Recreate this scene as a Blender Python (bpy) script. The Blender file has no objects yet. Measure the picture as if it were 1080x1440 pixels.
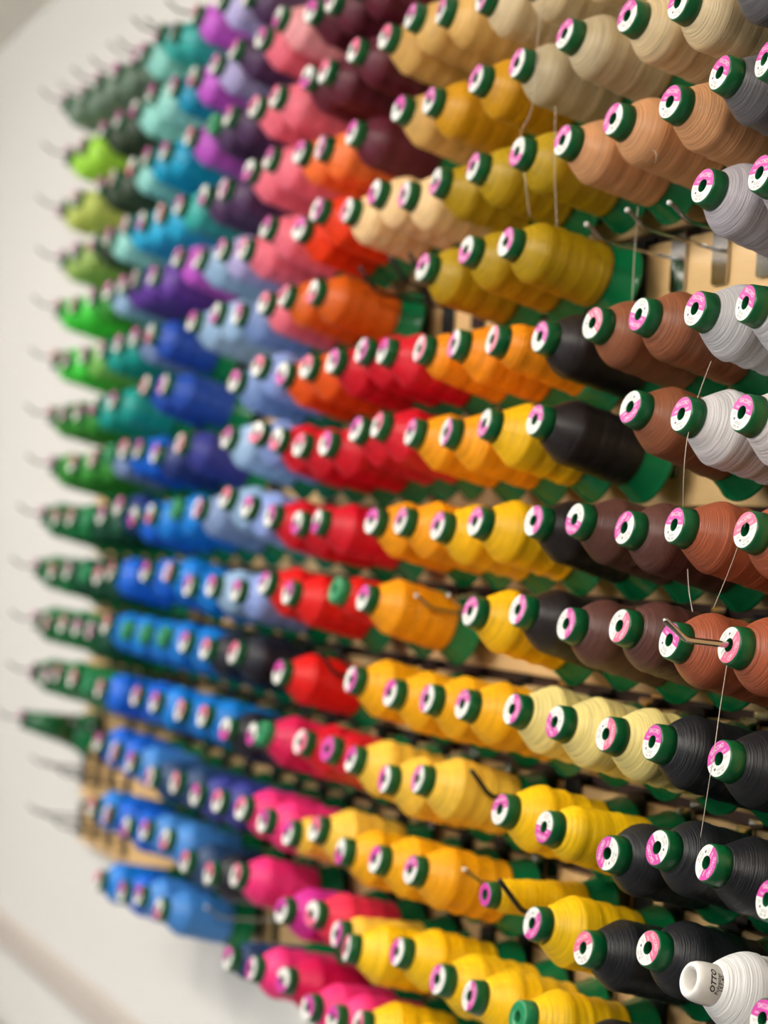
import bpy, math, random
from mathutils import Vector, Matrix
random.seed(7)
SC = bpy.context.scene
COL = SC.collection

# ------------------------------------------------------------------ camera
# photo frame 1080 x 1440, focal length in pixels; the wall recedes to the vanishing point VPH
FPX, CU, CV = 2703.0, 540.0, 720.0
VPH = (-700.0, 712.0)
LEAN = -0.055                      # lean of the uprights in the frame
CAP_DIST = 0.73546                 # camera to the plane of the cone noses
CAP_OUT = 0.130                    # cone noses stand this far off the slatwall
EYE = 1.55
_a = (VPH[0] - CU, VPH[1] - CV)
_lam = -FPX * FPX / (_a[0] * LEAN + _a[1])
_h = Vector((_a[0], _a[1], FPX)).normalized()
_up = Vector((_lam * LEAN, _lam, FPX)).normalized()
if _up.y > 0: _up = -_up
AX = -_h
AZ = _up
AY = AZ.cross(AX)
RW = Matrix((AX, AY, AZ))          # camera (right, down, forward) -> room
CAM = Vector((0.0, -(CAP_DIST + CAP_OUT), EYE))

def on_plane(u, v, out):
    """point of the photo ray (u, v) that stands `out` metres off the slatwall face (y = 0)"""
    d = RW @ Vector((u - CU, v - CV, FPX))
    return CAM + d * ((-out - CAM.y) / d.y)

cam = bpy.data.cameras.new('camera')
cam.sensor_fit = 'VERTICAL'; cam.sensor_height = 36.0; cam.sensor_width = 27.0
cam.lens = FPX / 1440.0 * 36.0
cam.clip_start = 0.05
cam.dof.use_dof = True
cam.dof.focus_distance = 1.29
cam.dof.aperture_fstop = cam.lens / 1000.0 / 0.0165
cam_o = bpy.data.objects.new('camera', cam); COL.objects.link(cam_o)
_r, _d, _f = RW.col[0], RW.col[1], RW.col[2]
_m = Matrix((_r, -_d, -_f)).transposed().to_4x4()
_m.translation = CAM
cam_o.matrix_world = _m
SC.camera = cam_o

# ------------------------------------------------------------------ world, lights, exposure
w = bpy.data.worlds.new('sky'); SC.world = w; w.use_nodes = True
w.node_tree.nodes['Background'].inputs[0].default_value = (0.75, 0.85, 1.0, 1)
w.node_tree.nodes['Background'].inputs[1].default_value = 1.0
SC.view_settings.view_transform = 'Standard'
SC.view_settings.look = 'None'
SC.view_settings.gamma = 1.0
SC.view_settings.use_curve_mapping = False
SC.view_settings.exposure = -0.2
LAMP_POWER = 30.0                   # radiance of the ceiling diffusers
WINDOW_POWER = 80.0               # daylight through the window opposite the slatwall

XL, XR, YF, YB, ZC = -6.8, 2.2, -4.2, 0.022, 2.56   # room
WIN = (-3.6, -0.9, 0.85, 2.15)                          # window opening in the front wall: x0, x1, z0, z1
dl = bpy.data.lights.new('window_daylight', 'AREA'); dl.shape = 'RECTANGLE'
dl.size = WIN[1] - WIN[0]; dl.size_y = WIN[3] - WIN[2]; dl.energy = WINDOW_POWER; dl.color = (0.92, 0.96, 1.0)
dlo = bpy.data.objects.new('window_daylight', dl); COL.objects.link(dlo)
dlo.location = ((WIN[0] + WIN[1]) / 2, YF - 0.08, (WIN[2] + WIN[3]) / 2)
dlo.rotation_euler = (math.radians(90), 0, 0)        # shines along +y into the room

# ------------------------------------------------------------------ helpers
def s2l(c):
    c /= 255.0
    return c / 12.92 if c <= 0.04045 else ((c + 0.055) / 1.055) ** 2.4
def rgb(r, g, b): return (s2l(r), s2l(g), s2l(b), 1.0)

def new_mat(name, color, rough=0.5, metal=0.0, spec=0.5):
    m = bpy.data.materials.new(name); m.use_nodes = True
    b = m.node_tree.nodes['Principled BSDF']
    b.inputs['Base Color'].default_value = color
    b.inputs['Roughness'].default_value = rough
    b.inputs['Metallic'].default_value = metal
    b.inputs['Specular IOR Level'].default_value = spec
    return m
def nodes(m): return m.node_tree.nodes, m.node_tree.links, m.node_tree.nodes['Principled BSDF']

def noise_mat(name, c1, c2, scale=(1, 1, 1), nscale=5.0, detail=4.0, rough=0.5, bump=0.0, dist=0.001, spec=0.5):
    m = new_mat(name, c1, rough, 0, spec); n, l, b = nodes(m)
    tc = n.new('ShaderNodeTexCoord'); mp = n.new('ShaderNodeMapping'); mp.inputs['Scale'].default_value = scale
    nz = n.new('ShaderNodeTexNoise'); nz.inputs['Scale'].default_value = nscale; nz.inputs['Detail'].default_value = detail
    mx = n.new('ShaderNodeMix'); mx.data_type = 'RGBA'
    mx.inputs['A'].default_value = c1; mx.inputs['B'].default_value = c2
    l.new(tc.outputs['Object'], mp.inputs['Vector']); l.new(mp.outputs[0], nz.inputs['Vector'])
    l.new(nz.outputs['Fac'], mx.inputs['Factor']); l.new(mx.outputs['Result'], b.inputs['Base Color'])
    if bump:
        bp = n.new('ShaderNodeBump'); bp.inputs['Strength'].default_value = bump; bp.inputs['Distance'].default_value = dist
        l.new(nz.outputs['Fac'], bp.inputs['Height']); l.new(bp.outputs[0], b.inputs['Normal'])
    return m

class MB:
    """collects vertices and faces for one mesh"""
    def __init__(s): s.v = []; s.f = []; s.m = []; s.smooth = []
    def add(s, vs, fs, mat=0, smooth=False):
        o = len(s.v); s.v += [tuple(p) for p in vs]
        for f in fs: s.f.append([i + o for i in f]); s.m.append(mat); s.smooth.append(smooth)
    def box(s, lo, hi, mat=0, bev=0.0):
        (x0, y0, z0), (x1, y1, z1) = lo, hi
        if bev <= 0:
            vs = [(x, y, z) for z in (z0, z1) for y in (y0, y1) for x in (x0, x1)]
            s.add(vs, [(0, 2, 3, 1), (4, 5, 7, 6), (0, 1, 5, 4), (2, 6, 7, 3), (0, 4, 6, 2), (1, 3, 7, 5)], mat)
        else:      # chamfered on the four edges that run along x
            q = [(y0 + bev, z0), (y1 - bev, z0), (y1, z0 + bev), (y1, z1 - bev), (y1 - bev, z1), (y0 + bev, z1), (y0, z1 - bev), (y0, z0 + bev)]
            vs = [(x0, y, z) for y, z in q] + [(x1, y, z) for y, z in q]
            fs = [tuple(range(7, -1, -1)), tuple(range(8, 16))] + [(i, (i + 1) % 8, 8 + (i + 1) % 8, 8 + i) for i in range(8)]
            s.add(vs, fs, mat)
    def lathe(s, prof, seg=32, mat=0, closed=False):
        """prof: list of (r, z), revolved about z; outside is on the right when z rises"""
        n = len(prof); vs = []
        for r, z in prof:
            for i in range(seg):
                a = 2 * math.pi * i / seg; vs.append((r * math.cos(a), r * math.sin(a), z))
        fs = []
        for j in range(n - 1 if not closed else n):
            k = (j + 1) % n
            for i in range(seg):
                i2 = (i + 1) % seg
                fs.append((j * seg + i, j * seg + i2, k * seg + i2, k * seg + i))
        s.add(vs, fs, mat, True)
    def tube(s, pts, rad, seg=8, mat=0):
        pts = [Vector(p) for p in pts]; vs = []; n = len(pts)
        for i, p in enumerate(pts):
            t = (pts[min(i + 1, n - 1)] - pts[max(i - 1, 0)]).normalized()
            a = t.cross(Vector((1, 0, 0)));  a = a if a.length > 0.05 else t.cross(Vector((0, 0, 1)))
            a.normalize(); b = t.cross(a)
            r = rad[i] if isinstance(rad, (list, tuple)) else rad
            for k in range(seg):
                g = 2 * math.pi * k / seg; vs.append(p + a * (r * math.cos(g)) + b * (r * math.sin(g)))
        fs = [(i * seg + k, i * seg + (k + 1) % seg, (i + 1) * seg + (k + 1) % seg, (i + 1) * seg + k) for i in range(n - 1) for k in range(seg)]
        fs += [tuple(range(seg - 1, -1, -1)), tuple((n - 1) * seg + k for k in range(seg))]
        s.add(vs, fs, mat, True)
    def mesh(s, name, mats=()):
        me = bpy.data.meshes.new(name); me.from_pydata(s.v, [], s.f)
        for m in mats: me.materials.append(m)
        me.polygons.foreach_set('material_index', s.m)
        me.polygons.foreach_set('use_smooth', s.smooth)
        me.update(); return me

def put(name, data, parent=None, mw=None, kind=None):
    o = bpy.data.objects.new(name, data); COL.objects.link(o)
    if parent: o.parent = parent
    if mw is not None: o.matrix_local = mw
    if kind: o['kind'] = kind
    return o
def tag(o, label, cat, group=None):
    o['label'] = label; o['category'] = cat
    if group: o['group'] = group
    return o

# ------------------------------------------------------------------ materials
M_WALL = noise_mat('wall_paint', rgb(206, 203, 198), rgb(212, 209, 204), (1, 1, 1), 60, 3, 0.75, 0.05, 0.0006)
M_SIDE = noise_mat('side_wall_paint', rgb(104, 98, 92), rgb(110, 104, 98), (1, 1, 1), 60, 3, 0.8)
M_CEIL = noise_mat('ceiling_paint', rgb(238, 233, 223), rgb(242, 237, 228), (1, 1, 1), 30, 3, 0.85)
M_FLOOR = noise_mat('floor_vinyl', rgb(84, 78, 72), rgb(92, 86, 79), (1, 1, 1), 12, 5, 0.45)
M_STRIP = new_mat('strip_beige', rgb(186, 176, 167), 0.6)
M_SLAT = noise_mat('maple_veneer', rgb(222, 186, 132), rgb(206, 164, 106), (1.2, 14, 22), 6, 6, 0.42, 0.04, 0.0004)
M_GROOVE = noise_mat('groove_fibreboard', rgb(74, 47, 30), rgb(58, 36, 24), (3, 10, 10), 8, 4, 0.7)
M_CHROME = new_mat('chrome', (0.48, 0.46, 0.44, 1), 0.14, 1.0)
M_BLACKSTEEL = new_mat('black_coated_steel', rgb(22, 21, 22), 0.35)
M_GREEN = noise_mat('green_plastic', rgb(4, 82, 42), rgb(6, 92, 48), (1, 1, 1), 30, 2, 0.33)
M_FLANGE = noise_mat('flange_plastic', rgb(8, 104, 57), rgb(11, 112, 63), (1, 1, 1), 30, 2, 0.22)
M_GREEN2 = noise_mat('light_green_plastic', rgb(30, 126, 78), rgb(36, 134, 84), (1, 1, 1), 30, 2, 0.35)
M_WHITEPAPER = new_mat('label_white', rgb(220, 218, 211), 0.6)
M_INK = new_mat('label_ink', rgb(88, 84, 82), 0.6)
M_PINK = {'m': new_mat('label_magenta', rgb(192, 52, 148), 0.5), 'r': new_mat('label_rose', rgb(214, 92, 128), 0.5)}
M_HAZY = new_mat('frosted_white_plastic', rgb(232, 228, 222), 0.28)
nodes(M_HAZY)[2].inputs['Subsurface Weight'].default_value = 0.25
nodes(M_HAZY)[2].inputs['Subsurface Radius'].default_value = (0.004, 0.004, 0.004)
M_LAMP = bpy.data.materials.new('lamp_diffuser'); M_LAMP.use_nodes = True
_b = M_LAMP.node_tree.nodes['Principled BSDF']
_b.inputs['Emission Color'].default_value = (1.0, 0.95, 0.87, 1); _b.inputs['Emission Strength'].default_value = LAMP_POWER
M_WHITEMETAL = new_mat('white_enamel', rgb(235, 235, 232), 0.4)
M_GLASS = new_mat('window_glass', (1, 1, 1, 1), 0.0); nodes(M_GLASS)[2].inputs['Transmission Weight'].default_value = 1.0
M_STRAND = new_mat('loose_strand', rgb(206, 194, 176), 0.5)
M_BENCH = noise_mat('bench_laminate', rgb(150, 148, 144), rgb(140, 138, 135), (1, 1, 1), 40, 2, 0.5)

def thread_mat(name, c):
    """polyester thread: fine turns wound round the axis, a soft sheen"""
    m = new_mat('thread_' + name, c, 0.42, 0, 0.45); n, l, b = nodes(m)
    tc = n.new('ShaderNodeTexCoord')
    mp = n.new('ShaderNodeMapping'); mp.inputs['Scale'].default_value = (24, 24, 1250)
    nz = n.new('ShaderNodeTexNoise'); nz.inputs['Scale'].default_value = 1.0; nz.inputs['Detail'].default_value = 2.0; nz.inputs['Distortion'].default_value = 0.3
    mp2 = n.new('ShaderNodeMapping'); mp2.inputs['Scale'].default_value = (12, 12, 150)
    nz2 = n.new('ShaderNodeTexNoise'); nz2.inputs['Scale'].default_value = 1.0; nz2.inputs['Detail'].default_value = 2.0
    oi = n.new('ShaderNodeObjectInfo')
    ad = n.new('ShaderNodeVectorMath'); ad.operation = 'ADD'
    l.new(tc.outputs['Object'], ad.inputs[0]); l.new(oi.outputs['Random'], ad.inputs[1])
    l.new(ad.outputs[0], mp.inputs['Vector']); l.new(ad.outputs[0], mp2.inputs['Vector'])
    l.new(mp.outputs[0], nz.inputs['Vector']); l.new(mp2.outputs[0], nz2.inputs['Vector'])
    s1 = n.new('ShaderNodeMath'); s1.operation = 'MULTIPLY_ADD'; s1.inputs[1].default_value = 0.15; s1.inputs[2].default_value = 0.0
    l.new(nz2.outputs['Fac'], s1.inputs[0])
    s2 = n.new('ShaderNodeMath'); s2.operation = 'MULTIPLY_ADD'; s2.inputs[1].default_value = 0.85
    l.new(nz.outputs['Fac'], s2.inputs[0]); l.new(s1.outputs[0], s2.inputs[2])
    mr = n.new('ShaderNodeMapRange'); mr.inputs['From Min'].default_value = 0.3; mr.inputs['From Max'].default_value = 0.7
    mr.inputs['To Min'].default_value = 0.70; mr.inputs['To Max'].default_value = 1.26
    l.new(s2.outputs[0], mr.inputs['Value'])
    mx = n.new('ShaderNodeVectorMath'); mx.operation = 'SCALE'; mx.inputs[0].default_value = c[:3]
    l.new(mr.outputs[0], mx.inputs['Scale']); l.new(mx.outputs[0], b.inputs['Base Color'])
    bp = n.new('ShaderNodeBump'); bp.inputs['Strength'].default_value = 0.8; bp.inputs['Distance'].default_value = 0.0008
    l.new(s2.outputs[0], bp.inputs['Height']); l.new(bp.outputs[0], b.inputs['Normal'])
    return m

# key: (name in labels, sRGB of the thread)
THREAD = {
 'sage': ('sage grey', (104, 124, 106)), 'mint': ('pale mint', (158, 218, 206)), 'teal': ('teal', (62, 166, 158)),
 'violet': ('orchid violet', (190, 92, 196)), 'lavender': ('pale lavender', (184, 176, 220)), 'dpurple': ('dark plum', (74, 48, 84)),
 'pink': ('salmon pink', (238, 122, 140)), 'lpink': ('light pink', (246, 168, 172)), 'maroon': ('maroon', (92, 28, 44)),
 'tangold': ('sandy tan', (214, 172, 104)), 'beige': ('beige', (206, 184, 146)), 'dkgreen': ('blackish green', (48, 62, 44)),
 'tealblue': ('peacock blue', (0, 140, 172)), 'mustard': ('mustard gold', (204, 148, 44)), 'greige': ('grey beige', (184, 168, 136)),
 'lime': ('lime green', (168, 220, 84)), 'cyan': ('bright cyan', (0, 150, 186)), 'coral': ('coral orange', (246, 122, 66)),
 'olive': ('olive gold', (176, 144, 30)), 'tan': ('warm tan', (204, 150, 108)), 'charcoal': ('charcoal grey', (92, 90, 92)),
 'ygreen': ('yellow green', (184, 196, 104)), 'skycyan': ('sky cyan', (56, 172, 212)), 'redorange': ('red orange', (246, 72, 26)),
 'peach': ('pale peach', (248, 210, 158)), 'pgrey': ('mauve grey', (166, 160, 166)), 'moss': ('moss green', (150, 176, 98)),
 'lightblue': ('powder blue', (160, 190, 220)), 'purple': ('deep purple', (94, 56, 146)), 'burnt': ('burnt orange', (210, 98, 30)),
 'blackbrown': ('brownish black', (30, 23, 23)), 'brown': ('cocoa brown', (138, 84, 58)), 'grey': ('silver grey', (188, 186, 188)),
 'bgreen': ('bright green', (78, 204, 76)), 'green': ('grass green', (60, 140, 56)), 'lgreen': ('light green', (126, 186, 96)),
 'teal2': ('emerald teal', (0, 150, 140)), 'greyblue': ('grey blue', (128, 148, 186)), 'blue': ('ultramarine blue', (38, 78, 172)),
 'steel': ('steel blue', (126, 152, 200)), 'periwinkle': ('periwinkle blue', (144, 168, 224)), 'orange': ('vivid orange', (232, 96, 28)),
 'crimson': ('crimson', (206, 24, 48)), 'ogold': ('tangerine orange', (246, 148, 28)), 'yorange': ('amber orange', (252, 164, 20)),
 'yellow': ('warm yellow', (252, 190, 36)), 'lgrey': ('pale grey', (210, 206, 206)), 'royal': ('royal blue', (0, 100, 206)),
 'navy': ('navy blue', (34, 50, 112)), 'indigo': ('indigo', (56, 60, 140)), 'fgreen': ('forest green', (20, 112, 62)),
 'deepgreen': ('deep green', (22, 76, 54)), 'azure': ('azure blue', (0, 124, 208)), 'dbrown': ('dark brown', (88, 54, 46)),
 'rust': ('rust brown', (156, 84, 58)), 'scarlet': ('scarlet', (224, 40, 38)), 'navyblack': ('midnight black', (25, 25, 36)),
 'gold': ('golden yellow', (242, 178, 52)), 'cream': ('cream yellow', (240, 220, 146)), 'black': ('black', (24, 25, 29)),
 'rasp': ('raspberry red', (206, 34, 84)), 'pgold': ('pale gold', (248, 202, 88)), 'byellow': ('bright yellow', (254, 198, 22)),
 'steelb': ('cornflower blue', (72, 134, 204)), 'dnavy': ('slate navy', (38, 66, 104)), 'hotpink': ('hot pink', (240, 62, 128)),
 'dgold': ('deep gold', (248, 172, 40)), 'magenta': ('magenta', (206, 54, 152)), 'rose': ('rose red', (250, 66, 96)),
 'white': ('white', (236, 234, 232)), 'core': ('green', (20, 100, 56)),
}
def dye(c, s=1.07):
    """dyed polyester is a little more saturated than the swatch read off the lit photo"""
    l = 0.3 * c[0] + 0.59 * c[1] + 0.11 * c[2]
    return tuple(max(0.003, min(0.93, l + (x - l) * s)) for x in c[:3]) + (1.0,)
TMAT = {k: thread_mat(v[0].replace(' ', '_'), dye(rgb(*v[1]))) for k, v in THREAD.items()}

# ------------------------------------------------------------------ the room
def shell(name, lo, hi, mat):
    b = MB(); b.box(lo, hi); return put(name, b.mesh(name, [mat]), kind='structure')
T = 0.1
shell('wall_back', (XL - T, YB, -T), (XR + T, YB + T, ZC + T), M_WALL)
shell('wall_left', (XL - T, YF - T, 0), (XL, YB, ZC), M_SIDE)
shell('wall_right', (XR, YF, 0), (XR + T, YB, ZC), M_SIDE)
shell('floor', (XL - T, YF - T, -T), (XR + T, YB, 0), M_FLOOR)
shell('ceiling', (XL - T, YF - T, ZC), (XR + T, YB, ZC + T), M_CEIL)
b = MB()
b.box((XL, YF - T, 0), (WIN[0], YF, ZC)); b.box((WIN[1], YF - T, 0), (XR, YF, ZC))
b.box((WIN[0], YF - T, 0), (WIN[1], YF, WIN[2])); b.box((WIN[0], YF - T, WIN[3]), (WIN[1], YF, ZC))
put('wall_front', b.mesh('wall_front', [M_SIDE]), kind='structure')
b = MB(); wm = (WIN[0] + WIN[1]) / 2
for x0, x1, z0, z1 in ((WIN[0], WIN[0] + .05, WIN[2], WIN[3]), (WIN[1] - .05, WIN[1], WIN[2], WIN[3]), (WIN[0], WIN[1], WIN[2], WIN[2] + .05),
                       (WIN[0], WIN[1], WIN[3] - .05, WIN[3]), (wm - .02, wm + .02, WIN[2], WIN[3])):
    b.box((x0, YF - .05, z0), (x1, YF + .01, z1))
put('window_1', b.mesh('window_1', [M_WHITEMETAL]), kind='structure')
# thin strip along the wall below the slatwall, darker and browner than the wall
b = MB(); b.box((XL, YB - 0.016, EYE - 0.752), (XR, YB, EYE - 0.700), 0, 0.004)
put('wall_strip_1', b.mesh('wall_strip_1', [M_STRIP]), kind='structure')
b = MB(); b.box((XL, YB - 0.012, 0), (XR, YB, 0.09), 0, 0.004)
put('baseboard_back', b.mesh('baseboard_back', [M_STRIP]), kind='structure')
# ceiling lamps
b = MB(); b.box((-.6, -.15, -.030), (.6, .15, 0), 0, 0.008); ME_LHOUSE = b.mesh('lamp_housing', [M_WHITEMETAL])
b = MB(); b.box((-.57, -.125, -.105), (.57, .125, -.0305), 0, .02); ME_LDIFF = b.mesh('lamp_diffuser', [M_LAMP])
for i, (x, y) in enumerate(((-3.9, -1.5), (-2.4, -1.5), (-0.9, -1.5), (0.6, -1.5))):
    o = put('ceiling_lamp', None); o.location = (x, y, ZC)
    tag(o, 'long white ceiling lamp with a glowing diffuser', 'lamp', 'ceiling lamps')
    put('housing', ME_LHOUSE, o); put('diffuser', ME_LDIFF, o)

# ------------------------------------------------------------------ slatwall
SP, PH = 0.0773, 0.032731          # row pitch, height of row 0 (cone noses) above the eye
def row_z(k): return EYE + PH + k * SP
def groove_z(k): return row_z(k) + 0.014
PX0, PX1 = -2.994, 0.10
board = put('slatwall', None); board.location = ((PX0 + PX1) / 2, 0, groove_z(-7) + 0.03)
tag(board, 'maple slatwall with dark grooves mounted on the white wall', 'slatwall')
BL = board.location
b = MB(); b.box((PX0 - BL.x, 0.011, EYE - 0.480 - BL.z), (PX1 - BL.x, YB - .0008, groove_z(8) + 0.055 - BL.z))
put('back_board', b.mesh('back_board', [M_GROOVE]), board)
GH = 0.0105                        # groove height
def slat_mesh(h):
    b = MB(); b.box((PX0 - BL.x, 0, -h / 2), (PX1 - BL.x, 0.0105, h / 2), 0, 0.0016); return b.mesh('slat', [M_SLAT])
me_slat = slat_mesh(SP - GH)
for k in range(-6, 8):
    o = put('slat', me_slat, board); o.location = (0, 0, (groove_z(k) + groove_z(k + 1)) / 2 - BL.z)
zb = EYE - 0.480; zt = groove_z(-6) - GH / 2
o = put('slat', slat_mesh(zt - zb), board); o.location = (0, 0, (zt + zb) / 2 - BL.z)
zb = groove_z(8) + GH / 2; zt = groove_z(8) + 0.055
o = put('slat', slat_mesh(zt - zb), board); o.location = (0, 0, (zt + zb) / 2 - BL.z)

# ------------------------------------------------------------------ cone meshes (axis +z, base at z = 0, nose at z = LEN)
LEN, NOSE = 0.113, 0.0116
def cap_prof(L=LEN, r0=0.0146, r1=0.0130, n=NOSE, hole=0.0045):
    zb = L - n
    return [(r0 - .0012, zb), (r0, zb + .0006), (r0 - (r0 - r1) * .5, zb + n * .5), (r1 + .0002, L - .0012), (r1 - .0004, L - .0003), (r1 - .0014, L),
            (hole + .0004, L), (hole, L - .0006), (hole + .0006, L - .011), (r1 - .0022, L - .0112), (r0 - .0026, zb)]
def mesh_cap(mat, **kw):
    b = MB(); b.lathe(cap_prof(**kw), 40, 0, True); return b.mesh('cap', [mat])
ME_CAP = mesh_cap(M_GREEN); ME_CAPL = mesh_cap(M_GREEN2); ME_CAPS = mesh_cap(M_GREEN, r0=.0112, r1=.0100, n=.010)
def mesh_flange(s=1.0):
    R = 0.0358 * s
    p = [(R - .0014, 0.0), (R, .0010), (R, .0028), (R - .0010, .0038), (R - .0026, .0072), (R - .0058, .0140), (R - .0090, .0220), (R - .0110, .0290),
         (R - .0132, .0290), (R - .0112, .0220), (R - .0082, .0140), (R - .0052, .0072), (R - .0036, .0033), (R - .0030, 0.0)]
    b = MB(); b.lathe(p, 44, 0, True); return b.mesh('base_flange', [M_FLANGE])
ME_FLANGE = mesh_flange(); ME_FLANGES = mesh_flange(0.70)

def thread_prof(rs, rb, round_, L=LEN, r_in=0.0140, seed=0, sh=0.0245, nose=NOSE, bands=0.0003):
    """rs: radius at the shoulder, rb: radius at the base end, round_: 0 straight shoulder .. 1 full"""
    rnd = random.Random(seed); p = []
    z1 = L - nose + 0.0004; zs = L - nose - sh
    n = 12
    for i in range(n + 1):
        t = i / n
        st = r_in + (rs - r_in) * t
        ro = r_in + (rs - r_in) * math.sin(t * math.pi / 2) ** 0.9
        p.append((st * (1 - round_) + ro * round_, z1 - sh * t))
    p[-1] = (rs - .0001, p[-1][1]); p.append((rs + .0003, zs - .0015))
    ph1, ph2 = rnd.random() * 6, rnd.random() * 6
    zend = 0.0245; m = 22
    for i in range(1, m + 1):
        t = i / m; z = (zs - .0015) * (1 - t) + zend * t
        r = rs + (rb - rs) * t + bands * math.sin(t * 19 + ph1) + bands * .7 * math.sin(t * 41 + ph2)
        p.append((r, z))
    p.append((rb - .0016, zend - .0008)); p.append((rb - .0025, zend - .0010))
    p.append((0.0222 if rb > .025 else rb - .003, zend)); p.append((r_in - .003, z1 - .004)); p.append((r_in - .003, z1))
    return p[::-1]
def mesh_thread(*a, **k):
    b = MB(); b.lathe(thread_prof(*a, **k), 56, 0, True); return b.mesh('thread_winding', [M_STRAND])
TH = [mesh_thread(.0264, .0274, .55, seed=1, sh=.0175), mesh_thread(.0262, .0272, .3, seed=2, sh=.019), mesh_thread(.0268, .0276, .5, seed=3, sh=.0165),
      mesh_thread(.0258, .0270, .2, seed=4, sh=.020), mesh_thread(.0264, .0274, .6, seed=5, sh=.018)]
THB = [mesh_thread(.0278, .0276, .10, seed=6, bands=.0005, sh=.021), mesh_thread(.0270, .0272, .25, seed=8, bands=.0006, sh=.020)]
THC = [mesh_thread(.0264, .0272, .06, seed=31, sh=.020), mesh_thread(.0268, .0274, .1, seed=32, sh=.0195)]
TH_T = mesh_thread(.0196, .0248, .5, seed=9, sh=.011); TH_M = mesh_thread(.0216, .0256, .6, seed=10, sh=.013)
TH_S = mesh_thread(.0140, .0160, .5, seed=11, sh=.009, r_in=.0108, nose=.010)
def mesh_core():
    b = MB()
    b.lathe([(.0246, .0290), (.0142, LEN - NOSE), (.0122, LEN - NOSE), (.0226, .0290)], 40, 0, True); return b.mesh('core_tube', [M_GREEN])
ME_CORE = mesh_core()

# label disc: white paper, pink half with lettering, small print
def text_mesh(body, size, width=None, shear=0.0, font_space=1.0, bold=0.0):
    cu = bpy.data.curves.new('lettering', 'FONT'); cu.body = body; cu.size = size; cu.align_x = 'CENTER'; cu.align_y = 'CENTER'
    cu.resolution_u = 2; cu.offset = bold; cu.shear = shear; cu.space_character = font_space
    ob = bpy.data.objects.new('lettering', cu); COL.objects.link(ob)
    dg = bpy.context.evaluated_depsgraph_get(); dg.update()
    me = ob.evaluated_get(dg).to_mesh()
    vs = [tuple(v.co) for v in me.vertices]; fs = [tuple(p.vertices) for p in me.polygons]
    ob.evaluated_get(dg).to_mesh_clear(); bpy.data.objects.remove(ob); bpy.data.curves.remove(cu)
    if width:
        xs = [v[0] for v in vs]; k = width / (max(xs) - min(xs)); c = (max(xs) + min(xs)) / 2
        vs = [((v[0] - c) * k, v[1], v[2]) for v in vs]
    return vs, fs
def label_mesh(pink, detail, R=0.0121, hole=0.0047, split=0.0008, allpink=False):
    b = MB(); z = LEN + 0.00012; N = 72
    # ring cut by the line y = split into white and pink sectors
    rings = [hole + (R - hole) * t for t in (0, .25, .5, .75, 1)]
    for j in range(4):
        for i in range(N):
            a0, a1 = 2 * math.pi * i / N, 2 * math.pi * (i + 1) / N
            q = [(rings[j] * math.cos(a0), rings[j] * math.sin(a0), z), (rings[j + 1] * math.cos(a0), rings[j + 1] * math.sin(a0), z),
                 (rings[j + 1] * math.cos(a1), rings[j + 1] * math.sin(a1), z), (rings[j] * math.cos(a1), rings[j] * math.sin(a1), z)]
            cy = sum(p[1] for p in q) / 4
            b.add(q, [(0, 1, 2, 3)], 1 if (cy > split or allpink) else 0)
    b.lathe([(R, z - .0001), (R, z)], 48, 0)
    if detail:
        if not allpink:   # straighten the cut with a thin bar each side of the hole
            for s in (-1, 1):
                x0, x1 = sorted((s * hole * 1.02, s * R * .985))
                b.add([(x0, split - .0006, z + 2e-5), (x1, split - .0006, z + 2e-5), (x1, split + .0004, z + 2e-5), (x0, split + .0004, z + 2e-5)], [(0, 1, 2, 3)], 1)
        z2 = z + 5e-5
        def txt(s, size, x, y, mat, width=None, rot=0, arc=0):
            vs, fs = text_mesh(s, size, width); c, sn = math.cos(rot), math.sin(rot); o = []
            for vx, vy, _ in vs:
                if arc:
                    a = vx / arc; o.append(((arc + vy) * math.sin(a), (arc + vy) * math.cos(a) - arc + y, z2))
                else: o.append((x + vx * c - vy * sn, y + vx * sn + vy * c, z2))
            b.add(o, fs, mat)
        txt('ISACORD', .0044, 0, .0078, 0, .0142, 0, .03)
        def bar(x0, y0, x1, y1, mat): b.add([(x0, y0, z2), (x1, y0, z2), (x1, y1, z2), (x0, y1, z2)], [(0, 1, 2, 3)], mat)
        for s in (-1, 1):     # small white lines under the name
            bar(s * .0062 - .0022, .0030, s * .0062 + .0022, .0033, 0); bar(s * .0066 - .0020, .0021, s * .0066 + .0020, .0024, 0)
            bar(s * .0072 - .0024, -.0016, s * .0072 + .0018, -.0019, 2); bar(s * .0070 - .0020, -.0027, s * .0070 + .0016, -.0030, 2)
        txt('No. 40', .0026, -.0002, -.0098, 2)
        bar(-.0040, -.0066, .0040, -.0069, 2); bar(-.0034, -.0077, .0034, -.0080, 2)
        bar(-.0066, -.0062, -.0046, -.0046, 2)
    return b.mesh('label', [M_WHITEPAPER, M_PINK[pink], M_INK])
LABELS = {(p, d, a): label_mesh(p, d, allpink=a) for p in 'mr' for d in (False, True) for a in (False, True) if not (a and d)}
ME_LABS = label_mesh('m', False, R=.0092, allpink=True)

def leaf_patch(z, deg):
    b = MB(); n = 8; r = .0201 + (.0248 - .0196) * (LEN - .024 - z) / .064; vs = []
    for i in range(n + 1):
        t = i / n; a = math.radians(deg) + (t - .5) * .0110 / r; w_ = .0019 * math.sin(math.pi * t) + .0001
        for s in (-1, 1): vs.append((r * math.cos(a), r * math.sin(a), z + s * w_ - (t - .5) * .004))
    b.add(vs, [(2 * i, 2 * i + 1, 2 * i + 3, 2 * i + 2) for i in range(n)], 0, True)
    return b.mesh('bare_patch', [M_GREEN])

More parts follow.
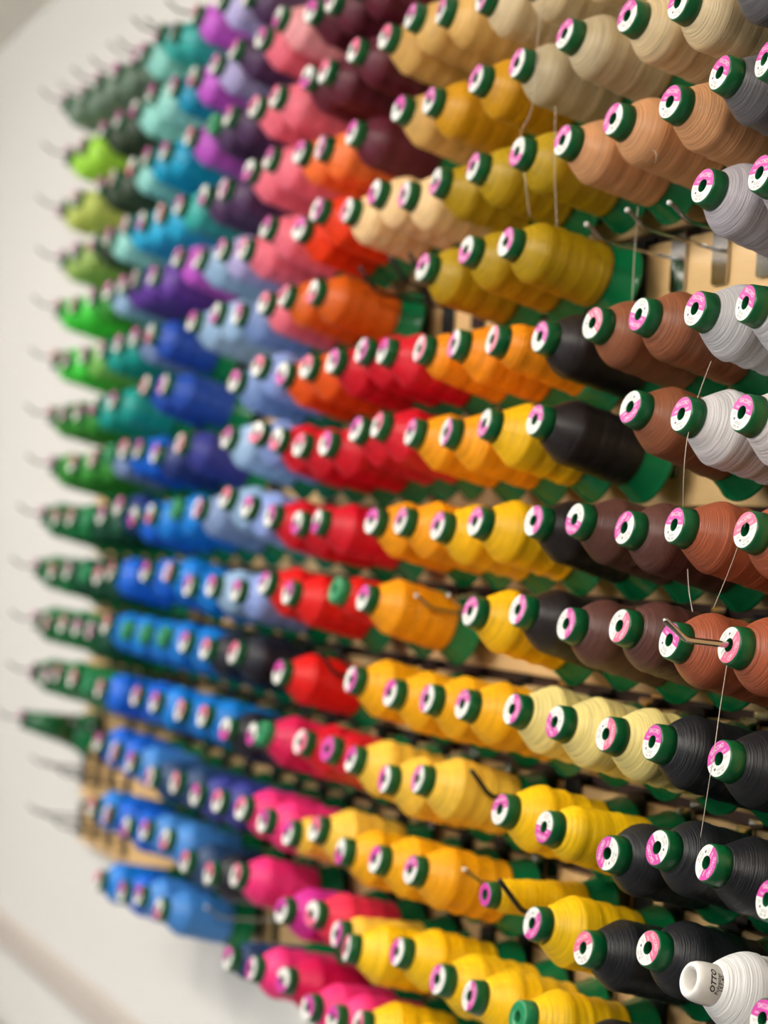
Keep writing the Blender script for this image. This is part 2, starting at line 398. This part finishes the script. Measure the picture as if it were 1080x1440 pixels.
# the translucent nosed cone of another make
ONOSE = 0.019
b = MB(); zb = LEN - ONOSE
b.lathe([(.0134, zb - .002), (.0142, zb), (.0138, zb + .010), (.0132, LEN - .0045), (.0120, LEN - .0014), (.0102, LEN), (.0086, LEN - .0008), (.0074, LEN - .003),
         (.0070, LEN - .012), (.0072, zb + .002), (.0105, zb), (.0120, zb - .002)], 48, 0, True)
ME_ONOSE = b.mesh('nose', [M_HAZY])
TH_O = mesh_thread(.0278, .0282, .45, seed=21, sh=.022, nose=ONOSE, bands=.0005, r_in=.0146)
b = MB()
for s, size, zz, a0 in (('OTTO', .0056, zb + .0082, 18), ('Polyester', .0040, zb + .0042, 14), ('157-40', .0040, zb + .0012, 16)):
    vs, fs = text_mesh(s, size, shear=0.25 if s == 'OTTO' else 0, bold=.00016 if s == 'OTTO' else .00005)
    out = []
    for vx, vy, _ in vs:
        r = .01425; a = math.radians(a0) + vx / r
        out.append((r * math.cos(a), r * math.sin(a), zz + vy))
    b.add(out, fs, 0)
ME_OTEXT = b.mesh('printed_lettering', [new_mat('black_print', rgb(28, 26, 26), 0.5)])
ME_OFLANGE = mesh_flange(); ME_OFLANGE.materials.clear(); ME_OFLANGE.materials.append(M_HAZY)

# ------------------------------------------------------------------ hooks
def hook_rod(l1, l2, up=32, r=0.0021):
    b = MB(); c, s = math.cos(math.radians(up)), math.sin(math.radians(up))
    pts = [(0, 0, 0), (0, 0, l1 * .5), (0, 0, l1)]
    for t in (.25, .5, .75, 1.0):
        a = math.radians(up) * t; pts.append((0, .014 * (1 - math.cos(a)) * 1.0, l1 + .014 * math.sin(a)))
    e = Vector(pts[-1]); pts.append(tuple(e + Vector((0, s, c)) * l2))
    pts.append(tuple(e + Vector((0, s, c)) * (l2 + r * .6)))
    b.tube(pts, [r] * (len(pts) - 1) + [r * .5], 10); return b
ME_PLATE = {}; ME_ROD = {}
for key, mt in (('c', M_CHROME), ('k', M_BLACKSTEEL)):
    b = MB()
    # stamped plate with clipped corners, a lip that hooks into the groove and a weld boss
    e = .0105 if key == 'c' else .0130
    q = [(-e + .002, -.027), (e - .002, -.027), (e, -.025), (e, .0215), (e - .003, .0235), (-e + .003, .0235), (-e, .0215), (-e, -.025)]
    n = len(q)
    b.add([(x, -.0035, z) for x, z in q] + [(x, -.0012, z) for x, z in q], [tuple(range(n)), tuple(range(2 * n - 1, n - 1, -1))] + [(i, i + n, (i + 1) % n + n, (i + 1) % n) for i in range(n)])
    b.box((-.009, -.0035, .021), (.009, .0095, .0232)); b.box((-.009, .0075, .0232), (.009, .0095, .0275))
    ME_PLATE[key] = b.mesh('back_plate', [mt])
    ME_ROD[key] = {'short': hook_rod(.068, .016, r=.0016).mesh('rod', [mt]), 'long': hook_rod(.157, .017, r=.0022).mesh('rod', [mt]), 'far': hook_rod(.145, .013, r=.0016).mesh('rod', [mt]), 'bare': hook_rod(.076, .024, 44, r=.0022).mesh('rod', [mt]), 'reach': hook_rod(.106, .028, 44, r=.0022).mesh('rod', [mt]), 'in': hook_rod(.083, .003, 4).mesh('rod', [mt])}
ME_BALL = MB(); ME_BALL.lathe([(0.0001, -.0023), (.0016, -.0017), (.0023, 0), (.0016, .0017), (.0001, .0023)], 12); ME_BALL = ME_BALL.mesh('tip_cap', [new_mat('clear_tip', rgb(214, 214, 212), .2)])
def add_hook(x, z, kind, length, aim=None, label=None, group=None, tilt=4.0, yaw=0.0, dz=0.0):
    o = put('slatwall_hook', None); o.location = (x, 0, z)
    tag(o, label, 'hook', group)
    put('back_plate', ME_PLATE[kind], o)
    d = (Vector(aim) - Vector((x, -.002, z + dz))).normalized() if aim is not None else Vector((math.sin(math.radians(yaw)), -math.cos(math.radians(tilt)), math.sin(math.radians(tilt)))).normalized()
    mw = axis_frame(d); mw.translation = (0, -.002, dz)
    r = put('rod', ME_ROD[kind][length], o, mw)
    me = ME_ROD[kind][length]
    if length == 'short':
        t = put('tip_cap', ME_BALL, r); vmax = max(me.vertices, key=lambda v: v.co.z).co; t.location = (0, vmax.y, vmax.z)
    return o
def axis_frame(d):
    z = d.normalized(); x = Vector((0, 0, 1)).cross(z).normalized(); y = z.cross(x)
    return Matrix((x, y, z)).transposed().to_4x4()

# ------------------------------------------------------------------ the cones: photo pixel of the nose, thread, label turn, flags, per slatwall row
ROWS = """8|88,142,sage,, 114,130,sage,, 134,113,sage,, 160,99,sage,, 186,79,sage,, 198,72,mint,, 221,45,teal,, 242,44,teal,, 272,20,violet,, 308,-2,lavender,, 345,-8,dpurple,,
7|92,217,lime,, 112,204,lime,, 143,181,dkgreen,, 165,167,dkgreen,, 188,152,mint,, 211,130,mint,, 242,120,tealblue,, 270,107,violet,, 301,89,lavender,, 328,68,dpurple,, 366,52,pink,, 390,24,lpink,, 436,15,maroon,, 465,0,maroon,, 500,-22,maroon,, 543,-45,maroon,,
6|84,291,ygreen,, 104,278,ygreen,, 138,260,dkgreen,, 157,250,dkgreen,, 184,234,mint,, 205,219,cyan,, 230,211,cyan,, 265,191,violet,, 297,173,dpurple,,n 320,162,dpurple,, 357,149,pink,, 386,135,pink,, 431,108,maroon,, 455,100,maroon,, 497,70,maroon,, 541,51,tangold,30, 577,22,tangold,15, 620,14,tangold,350, 677,-4,beige,, 738,-28,beige,, 805,-60,beige,,
5|84,363,moss,, 103,352,moss,, 129,340,dkgreen,, 151,332,mint,, 175,315,skycyan,, 198,310,skycyan,, 224,299,skycyan,, 250,288,teal,, 285,274,dpurple,, 313,265,dpurple,, 349,239,pink,, 377,222,pink,, 420,213,coral,, 450,207,coral,, 494,186,maroon,, 560,152,tangold,30, 603,141,mustard,20, 669,110,mustard,320, 727,88,greige,300, 794,47,greige,330, 882,22,beige,330, 953,3,beige,345, 1030,-40,charcoal,,
4|78,432,bgreen,, 101,428,bgreen,, 127,417,green,, 151,408,lightblue,, 171,399,purple,, 188,391,purple,, 214,386,purple,, 248,361,violet,, 277,363,lightblue,, 310,350,lavender,, 341,349,pink,, 373,319,pink,, 420,321,redorange,, 445,294,redorange,, 487,295,peach,270, 526,270,peach,220, 568,273,peach,250, 612,255,olive,180, 665,234,olive,340, 727,213,olive,200, 791,197,tan,330, 862,167,tan,300, 942,143,tan,10, 1012,102,charcoal,25, 1075,83,charcoal,5,
3|73,504,bgreen,, 90,506,bgreen,, 115,499,lgreen,, 141,490,teal2,, 165,482,teal2,, 188,473,greyblue,, 210,469,blue,, 269,451,lightblue,, 302,440,lightblue,, 333,441,steel,, 370,425,pink,, 399,415,burnt,, 439,410,burnt,, 594,375,olive,350, 655,351,olive,200, 711,340,olive,50, 988,261,pgrey,8, 1068,243,pgrey,0,
2|68,583,green,, 87,581,green,, 108,579,green,, 129,571,teal2,, 157,562,teal2,, 203,541,blue,, 229,540,blue,, 329,535,steel,, 362,514,periwinkle,, 396,525,orange,, 430,515,orange,, 467,507,crimson,, 508,492,crimson,, 538,493,crimson,, 590,490,ogold,100,rM 638,483,ogold,250, 692,477,ogold,90,rT 759,473,blackbrown,30, 833,454,brown,45,r 898,442,brown,195, 977,434,grey,15, 1048,426,grey,25,
1|70,653,green,, 101,651,green,, 129,644,green,, 151,636,greyblue,,n 173,631,royal,, 193,631,royal,, 217,637,navy,, 252,623,indigo,, 318,615,lightblue,, 360,608,periwinkle,, 388,617,crimson,, 420,625,crimson,, 457,623,crimson,, 500,603,crimson,, 530,597,crimson,, 577,607,yorange,0, 627,607,yorange,90, 681,595,yellow,200, 752,590,blackbrown,10, 886,572,brown,150, 958,582,lgrey,350, 1043,580,lgrey,15,
0|57,723,fgreen,, 77,727,fgreen,, 98,727,fgreen,, 120,727,deepgreen,,n 142,724,deepgreen,, 166,711,navy,, 187,726,royal,, 210,722,azure,, 244,714,azure,,n 277,714,greyblue,, 316,699,lightblue,, 347,712,periwinkle,, 379,725,crimson,, 417,735,crimson,, 445,733,crimson,, 522,732,yorange,, 563,732,yorange,, 615,739,yellow,330, 668,733,yellow,345, 750,732,blackbrown,70, 808,730,dbrown,190, 878,742,dbrown,310, 948,738,rust,0, 1048,745,rust,335,r
-1|48,797,fgreen,, 72,803,fgreen,, 94,802,deepgreen,, 116,806,deepgreen,,n 137,809,deepgreen,, 155,803,royal,, 203,803,royal,, 235,804,azure,, 264,823,azure,, 296,823,lightblue,, 331,830,periwinkle,, 371,819,scarlet,, 404,833,scarlet,, 470,829,scarlet,,nT 510,840,yorange,0, 661,859,yellow,340, 728,857,blackbrown,80, 796,877,dbrown,75, 871,880,dbrown,110,r 941,900,rust,25, 1025,907,rust,120,r
-2|47,871,fgreen,, 64,875,fgreen,, 87,877,fgreen,, 107,881,fgreen,, 126,885,deepgreen,, 148,878,azure,, 174,885,azure,,n 200,890,azure,,n 226,894,azure,,n 258,902,azure,, 288,912,navyblack,, 328,917,navyblack,, 391,945,scarlet,, 493,955,gold,95, 548,974,gold,320, 600,982,gold,270, 650,990,gold,345, 720,997,cream,80, 780,1015,cream,215, 852,1032,cream,85,r 917,1043,black,0, 1011,1067,black,325,
-3|43,943,fgreen,, 63,949,fgreen,, 79,947,fgreen,, 101,953,fgreen,, 120,961,fgreen,,n 139,968,royal,, 190,978,royal,, 216,987,azure,, 252,998,azure,, 284,1006,azure,, 316,1025,navyblack,, 354,1032,navyblack,, 366,1030,rasp,,n 422,1043,crimson,, 460,1053,crimson,,pM 493,1067,pgold,, 540,1095,pgold,270, 587,1095,pgold,280, 703,1138,byellow,345, 765,1163,byellow,185,M 854,1200,black,280, 924,1192,black,225, 993,1213,black,105, 1078,1265,black,0,
-4|28,1010,core,, 137,1043,royal,, 159,1057,royal,, 182,1071,steelb,, 210,1092,dnavy,, 245,1100,dnavy,, 274,1117,indigo,, 305,1126,indigo,, 338,1136,hotpink,, 369,1154,hotpink,, 404,1171,pgold,,T 442,1165,pgold,, 478,1197,gold,190, 527,1208,gold,320, 577,1223,dgold,340, 682,1258,byellow,,pS 748,1298,byellow,120, 820,1333,black,330,r 911,1333,black,45,r 968,1377,white,, 1072,1433,black,0,
-5|128,1134,azure,, 149,1145,royal,, 176,1163,royal,, 202,1167,steelb,, 231,1180,steelb,, 259,1211,dnavy,, 293,1228,navyblack,, 331,1230,hotpink,, 395,1280,magenta,, 438,1285,rose,, 473,1313,pgold,80,T 487,1333,byellow,280, 558,1338,byellow,270, 615,1377,byellow,280, 660,1400,byellow,80, 727,1430,byellow,,n 803,1474,black,, 885,1505,black,,
-6|137,1238,azure,, 170,1254,royal,, 194,1259,steelb,, 222,1278,steelb,, 320,1347,dnavy,,T 353,1362,hotpink,, 397,1378,rasp,, 432,1417,hotpink,, 467,1432,hotpink,, 503,1440,byellow,, 548,1474,byellow,,"""
ORD = ['zeroth', 'first', 'second', 'third', 'fourth', 'fifth', 'sixth', 'seventh', 'eighth', 'ninth', 'tenth', 'eleventh', 'twelfth', 'thirteenth', 'fourteenth', 'fifteenth']
hook_seen = []
for line in ROWS.strip().split('\n'):
    ks, items = line.split('|'); k = int(ks)
    DROP = LEN * math.sin(math.radians(12.6))
    cones = []
    for it in items.split():
        u, v, nm, ang, fl = it.split(',')
        cones.append(dict(u=float(u), v=float(v), n=nm, a=float(ang) if ang else None, f=fl, e=0.0))
    cones.sort(key=lambda c: on_plane(c['u'], c['v'], CAP_OUT).x)
    # noses that would touch stand a little nearer to or farther from the board along their own ray
    def need(a, b): return 0.054 if (a['f'][-1:] in 'TSM' and a['f']) or (b['f'][-1:] in 'TSM' and b['f']) else 0.060
    for _ in range(60):
        for a, b_ in zip(cones, cones[1:]):
            pa, pb = on_plane(a['u'], a['v'], CAP_OUT + a['e']), on_plane(b_['u'], b_['v'], CAP_OUT + b_['e'])
            g = need(a, b_) - (pb.x - pa.x)
            if g > 0:
                s = min(0.002, g * 0.25); a['e'] = max(-.010, a['e'] - s); b_['e'] = min(.014, b_['e'] + s)
        for c in cones: c['e'] *= 0.985
    for c in cones:
        c['p'] = on_plane(c['u'], c['v'], CAP_OUT + c['e']); c['bx'] = c['p'].x
    for _ in range(80):                 # bases side by side on the board
        for a, b_ in zip(cones, cones[1:]):
            g = 0.0722 - (b_['bx'] - a['bx'])
            if g > 0: a['bx'] -= g * .3; b_['bx'] += g * .3
        for c in cones: c['bx'] += (c['p'].x - c['bx']) * .02
    seen = {}
    for i, c in enumerate(cones):
        p = c['p']; res = p.z - row_z(k)
        bz = row_z(k) - DROP + res * 0.45 if c['f'][-1:] != 'S' else p.z - LEN * math.sin(math.radians(5)); dx = c['bx'] - p.x; dz = bz - p.z
        dy = math.sqrt(max(LEN * LEN - dx * dx - dz * dz, 1e-4))
        base = Vector((c['bx'], p.y + dy, bz))
        frame = axis_frame(p - base); frame.translation = base
        nm = c['n']; cname = THREAD[nm][0]; seen[nm] = seen.get(nm, 0) + 1
        rng = random.Random(int(c['u'] * 7 + c['v'] * 13))
        small = c['f'][-1:] if c['f'] and c['f'][-1] in 'TSM' else ''
        lab = c['f'][:1] if c['f'] and c['f'][0] in 'npr' else ''
        root = put('thread_cone', None); root.matrix_world = frame
        where = '%s of its colour from the bare-wall end, %s row up' % (ORD[seen[nm]], ORD[k + 7])
        tag(root, '%s thread cone, %s' % (cname, where), 'thread cone', 'thread cones on the slatwall')
        if nm == 'white':
            tag(root, 'white thread cone with a frosted white nose printed OTTO, among black cones', 'thread cone', 'thread cones on the slatwall')
            n_ = put('nose', ME_ONOSE, root); n_['label'] = 'frosted white plastic nose'
            t_ = put('printed_lettering', ME_OTEXT, n_); t_['label'] = 'black OTTO print'
            w_ = put('thread_winding', TH_O, root); put('base_flange', ME_OFLANGE, root)
        else:
            light = lab == 'n'
            capo = put('cap', ME_CAPS if small == 'S' else ME_CAPL if light else ME_CAP, root)
            a = c['a'] if c['a'] is not None else rng.choice((0, 20, 340, 0, 10, 330, 40, 200, 260, 90, 350, 180))
            if lab != 'n':
                near = c['u'] > 560
                tone = 'r' if lab == 'r' else 'm' if near else rng.choice('mmr')
                me = ME_LABS if small == 'S' else LABELS[(tone, near and lab != 'p', lab == 'p')]
                lo = put('label', me, capo); lo.rotation_euler = (0, 0, -math.radians(a))
            put('base_flange', ME_FLANGES if small == 'S' else ME_FLANGE, root)
            if nm == 'core':
                tag(root, 'bare green cone core without thread, past the blue cones, third row up', 'cone core')
                w_ = put('core_tube', ME_CORE, root)
            else:
                if small: me = {'T': TH_T, 'M': TH_M, 'S': TH_S}[small]
                elif nm in ('byellow', 'gold', 'pgold', 'dgold', 'cream', 'yellow', 'grey', 'lgrey'): me = rng.choice(THB)
                elif nm in ('crimson', 'redorange', 'orange', 'yorange', 'ogold', 'scarlet', 'rasp'): me = rng.choice(THC)
                else: me = rng.choice(TH)
                w_ = put('thread_winding', me, root)
        if nm != 'core':
            w_.material_slots[0].link = 'OBJECT'; w_.material_slots[0].material = TMAT[nm]
        if (int(c['u']), int(c['v'])) == (692, 477):      # worn through in places, the green core shows
            for za, aa in ((.042, 4), (.060, -2), (.078, -8), (.054, 40)):
                put('bare_patch', leaf_patch(LEN - za, aa), w_)
        # its hook
        long_ = i == 0 or (k == 8 and p.x < -2.23) or (int(c['u']), int(c['v'])) == (1025, 907)
        zw = row_z(k) - 0.0098 + res * 0.5
        wdz = -max(0.0, DROP - .0265 - (res * .05)) * .95
        hk = 'c' if (int(c['u']), int(c['v'])) == (1025, 907) or rng.random() < (.5 if p.x > -1.4 and k > -3 else .2) else 'k'
        if long_:
            add_hook(c['bx'], zw, hk, 'long' if nm == 'rust' else 'in' if nm == 'azure' else 'far', p, dz=wdz, label= 'long hook with its tip sticking out of the %s cone, %s row up' % (cname, ORD[k + 7]) if seen[nm] == 1 and nm != 'rust'
                     else 'long chrome hook poking out of a rust brown cone' if nm == 'rust' else 'long hook sticking out of the %s %s cone, %s row up' % (ORD[seen[nm]], cname, ORD[k + 7]), group='long hooks')
        else:
            add_hook(c['bx'], zw, hk, 'in', p, dz=wdz, label='%s hook carrying the %s %s cone, %s row up' % ('chrome' if hk == 'c' else 'black', ORD[seen[nm]], cname, ORD[k + 7]), group='hooks carrying cones')

# bare hooks
for k, xs, kind, text in ((3, (-1.332, -1.272, -1.212), 'c', 'chrome hook on open maple between the olive and mauve grey cones'),
                          (3, ((502, 382), (541, 382), (571, 366)), 'k', 'bare black hook between the burnt orange and olive cones'),
                          (-1, ((590, 838), (634, 843)), 'c', 'bare chrome hook between the amber orange and warm yellow cones'),
                          (-2, ((445, 925), (470, 933)), 'k', 'bare black hook between the scarlet and golden yellow cones'),
                          (-3, ((657, 1115),), 'k', 'bare black hook between the pale gold and bright yellow cones'),
                          (-4, ((657, 1234),), 'c', 'bare chrome hook above the deep gold cone, beside the small yellow one'),
                          (-4, (-1.337,), 'k', 'bare black hook between the small and the large bright yellow cone'),
                          (-6, ((292, 1306),), 'c', 'bare chrome hook between the cornflower blue and slate navy cones'),
                          (-5, (-2.971, -2.897, -2.820, -2.742), 'k', 'bare black hook at the bare-wall end, second row up'),
                          (-6, (-2.971, -2.897, -2.820, -2.742), 'k', 'bare black hook at the bare-wall end, lowest row'),
                          (-4, (-2.742, -2.647), 'k', 'bare black hook beside the bare green core, third row up')):
    for i, x in enumerate(xs):
        t = text if len(xs) == 1 else '%s %s' % (ORD[i + 1], text)
        zw = row_z(k) - 0.0098; size = 'reach' if x == -1.337 else 'short'
        if isinstance(x, tuple):      # read off the photo at the tip, which stands this far off the board
            if kind == 'k': size = 'bare'
            x = on_plane(x[0], x[1], .106 if kind == 'k' else .088).x
        add_hook(x, zw, kind, size, None, t, 'bare hooks', tilt=5 + (i % 2) * 2)

# ------------------------------------------------------------------ loose strands of thread
def strand(pix, label, r=0.00028):
    pts = [on_plane(u, v, o) for u, v, o in pix]; sm = []
    n = len(pts)
    for i in range(n - 1):
        p0, p1, p2, p3 = pts[max(i - 1, 0)], pts[i], pts[i + 1], pts[min(i + 2, n - 1)]
        for j in range(8):
            t = j / 8
            sm.append(0.5 * ((2 * p1) + (p2 - p0) * t + (2 * p0 - 5 * p1 + 4 * p2 - p3) * t * t + (3 * p1 - p0 - 3 * p2 + p3) * t ** 3))
    sm.append(pts[-1])
    b = MB(); b.tube(sm, r, 5)
    tag(put('loose_thread', b.mesh('loose_thread', [M_STRAND])), label, 'thread', 'loose strands of thread')
strand([(768, -30, 0.1116), (758, 40, 0.1190), (748, 150, 0.1209), (732, 190, 0.1209), (738, 250, 0.1228), (745, 305, 0.1163)], 'loose pale strand hanging past the grey beige and olive cones')
strand([(781, 150, 0.1116), (780, 240, 0.1116), (783, 320, 0.1097)], 'short loose strand hanging behind the warm tan cone')
strand([(897, 290, 0.0651), (892, 360, 0.0651), (889, 425, 0.0651)], 'loose strand hanging from a chrome hook beside the olive cone')
strand([(1000, 508, 0.1135), (981, 560, 0.1042), (966, 620, 0.1321), (961, 680, 0.1302), (961, 726, 0.1209)], 'loose strand running down across the pale grey cone')
strand([(967, 800, 0.1004), (969, 832, 0.1023), (974, 860, 0.1042)], 'short loose strand under the rust brown cone')
strand([(1051, 728, 0.1311), (1030, 790, 0.1172), (1003, 856, 0.1097)], 'loose strand slanting from the nose of a rust brown cone')
strand([(1022, 936, 0.1321), (1012, 1000, 0.1321), (1005, 1050, 0.1358), (985, 1178, 0.1283)], 'loose strand stretched from a rust brown cone down to the black cones')

strand([(917, 211, 0.1125), (922, 214, 0.1135), (923, 222, 0.1135), (921, 229, 0.1125)], 'tiny curled fibre standing off a warm tan cone', .0002)

# ------------------------------------------------------------------ bench under the wall strip, seen only at its corner
bx0, bx1, bz = -5.4, -1.2, EYE - 0.89
bench = put('work_bench', None); bench.location = ((bx0 + bx1) / 2, -0.28, 0)
tag(bench, 'grey work bench standing against the white wall under the slatwall', 'bench')
hw = (bx1 - bx0) / 2
b = MB(); b.box((-hw, -.28, bz - .03), (hw, .295, bz), 0, 0.004); put('bench_top', b.mesh('bench_top', [M_BENCH]), bench)
for sx in (-hw + .06, hw - .06):
    for sy in (-.22, .22):
        b = MB(); b.box((sx - .025, sy - .025, 0), (sx + .025, sy + .025, bz - .03)); put('leg', b.mesh('leg', [M_BLACKSTEEL]), bench)
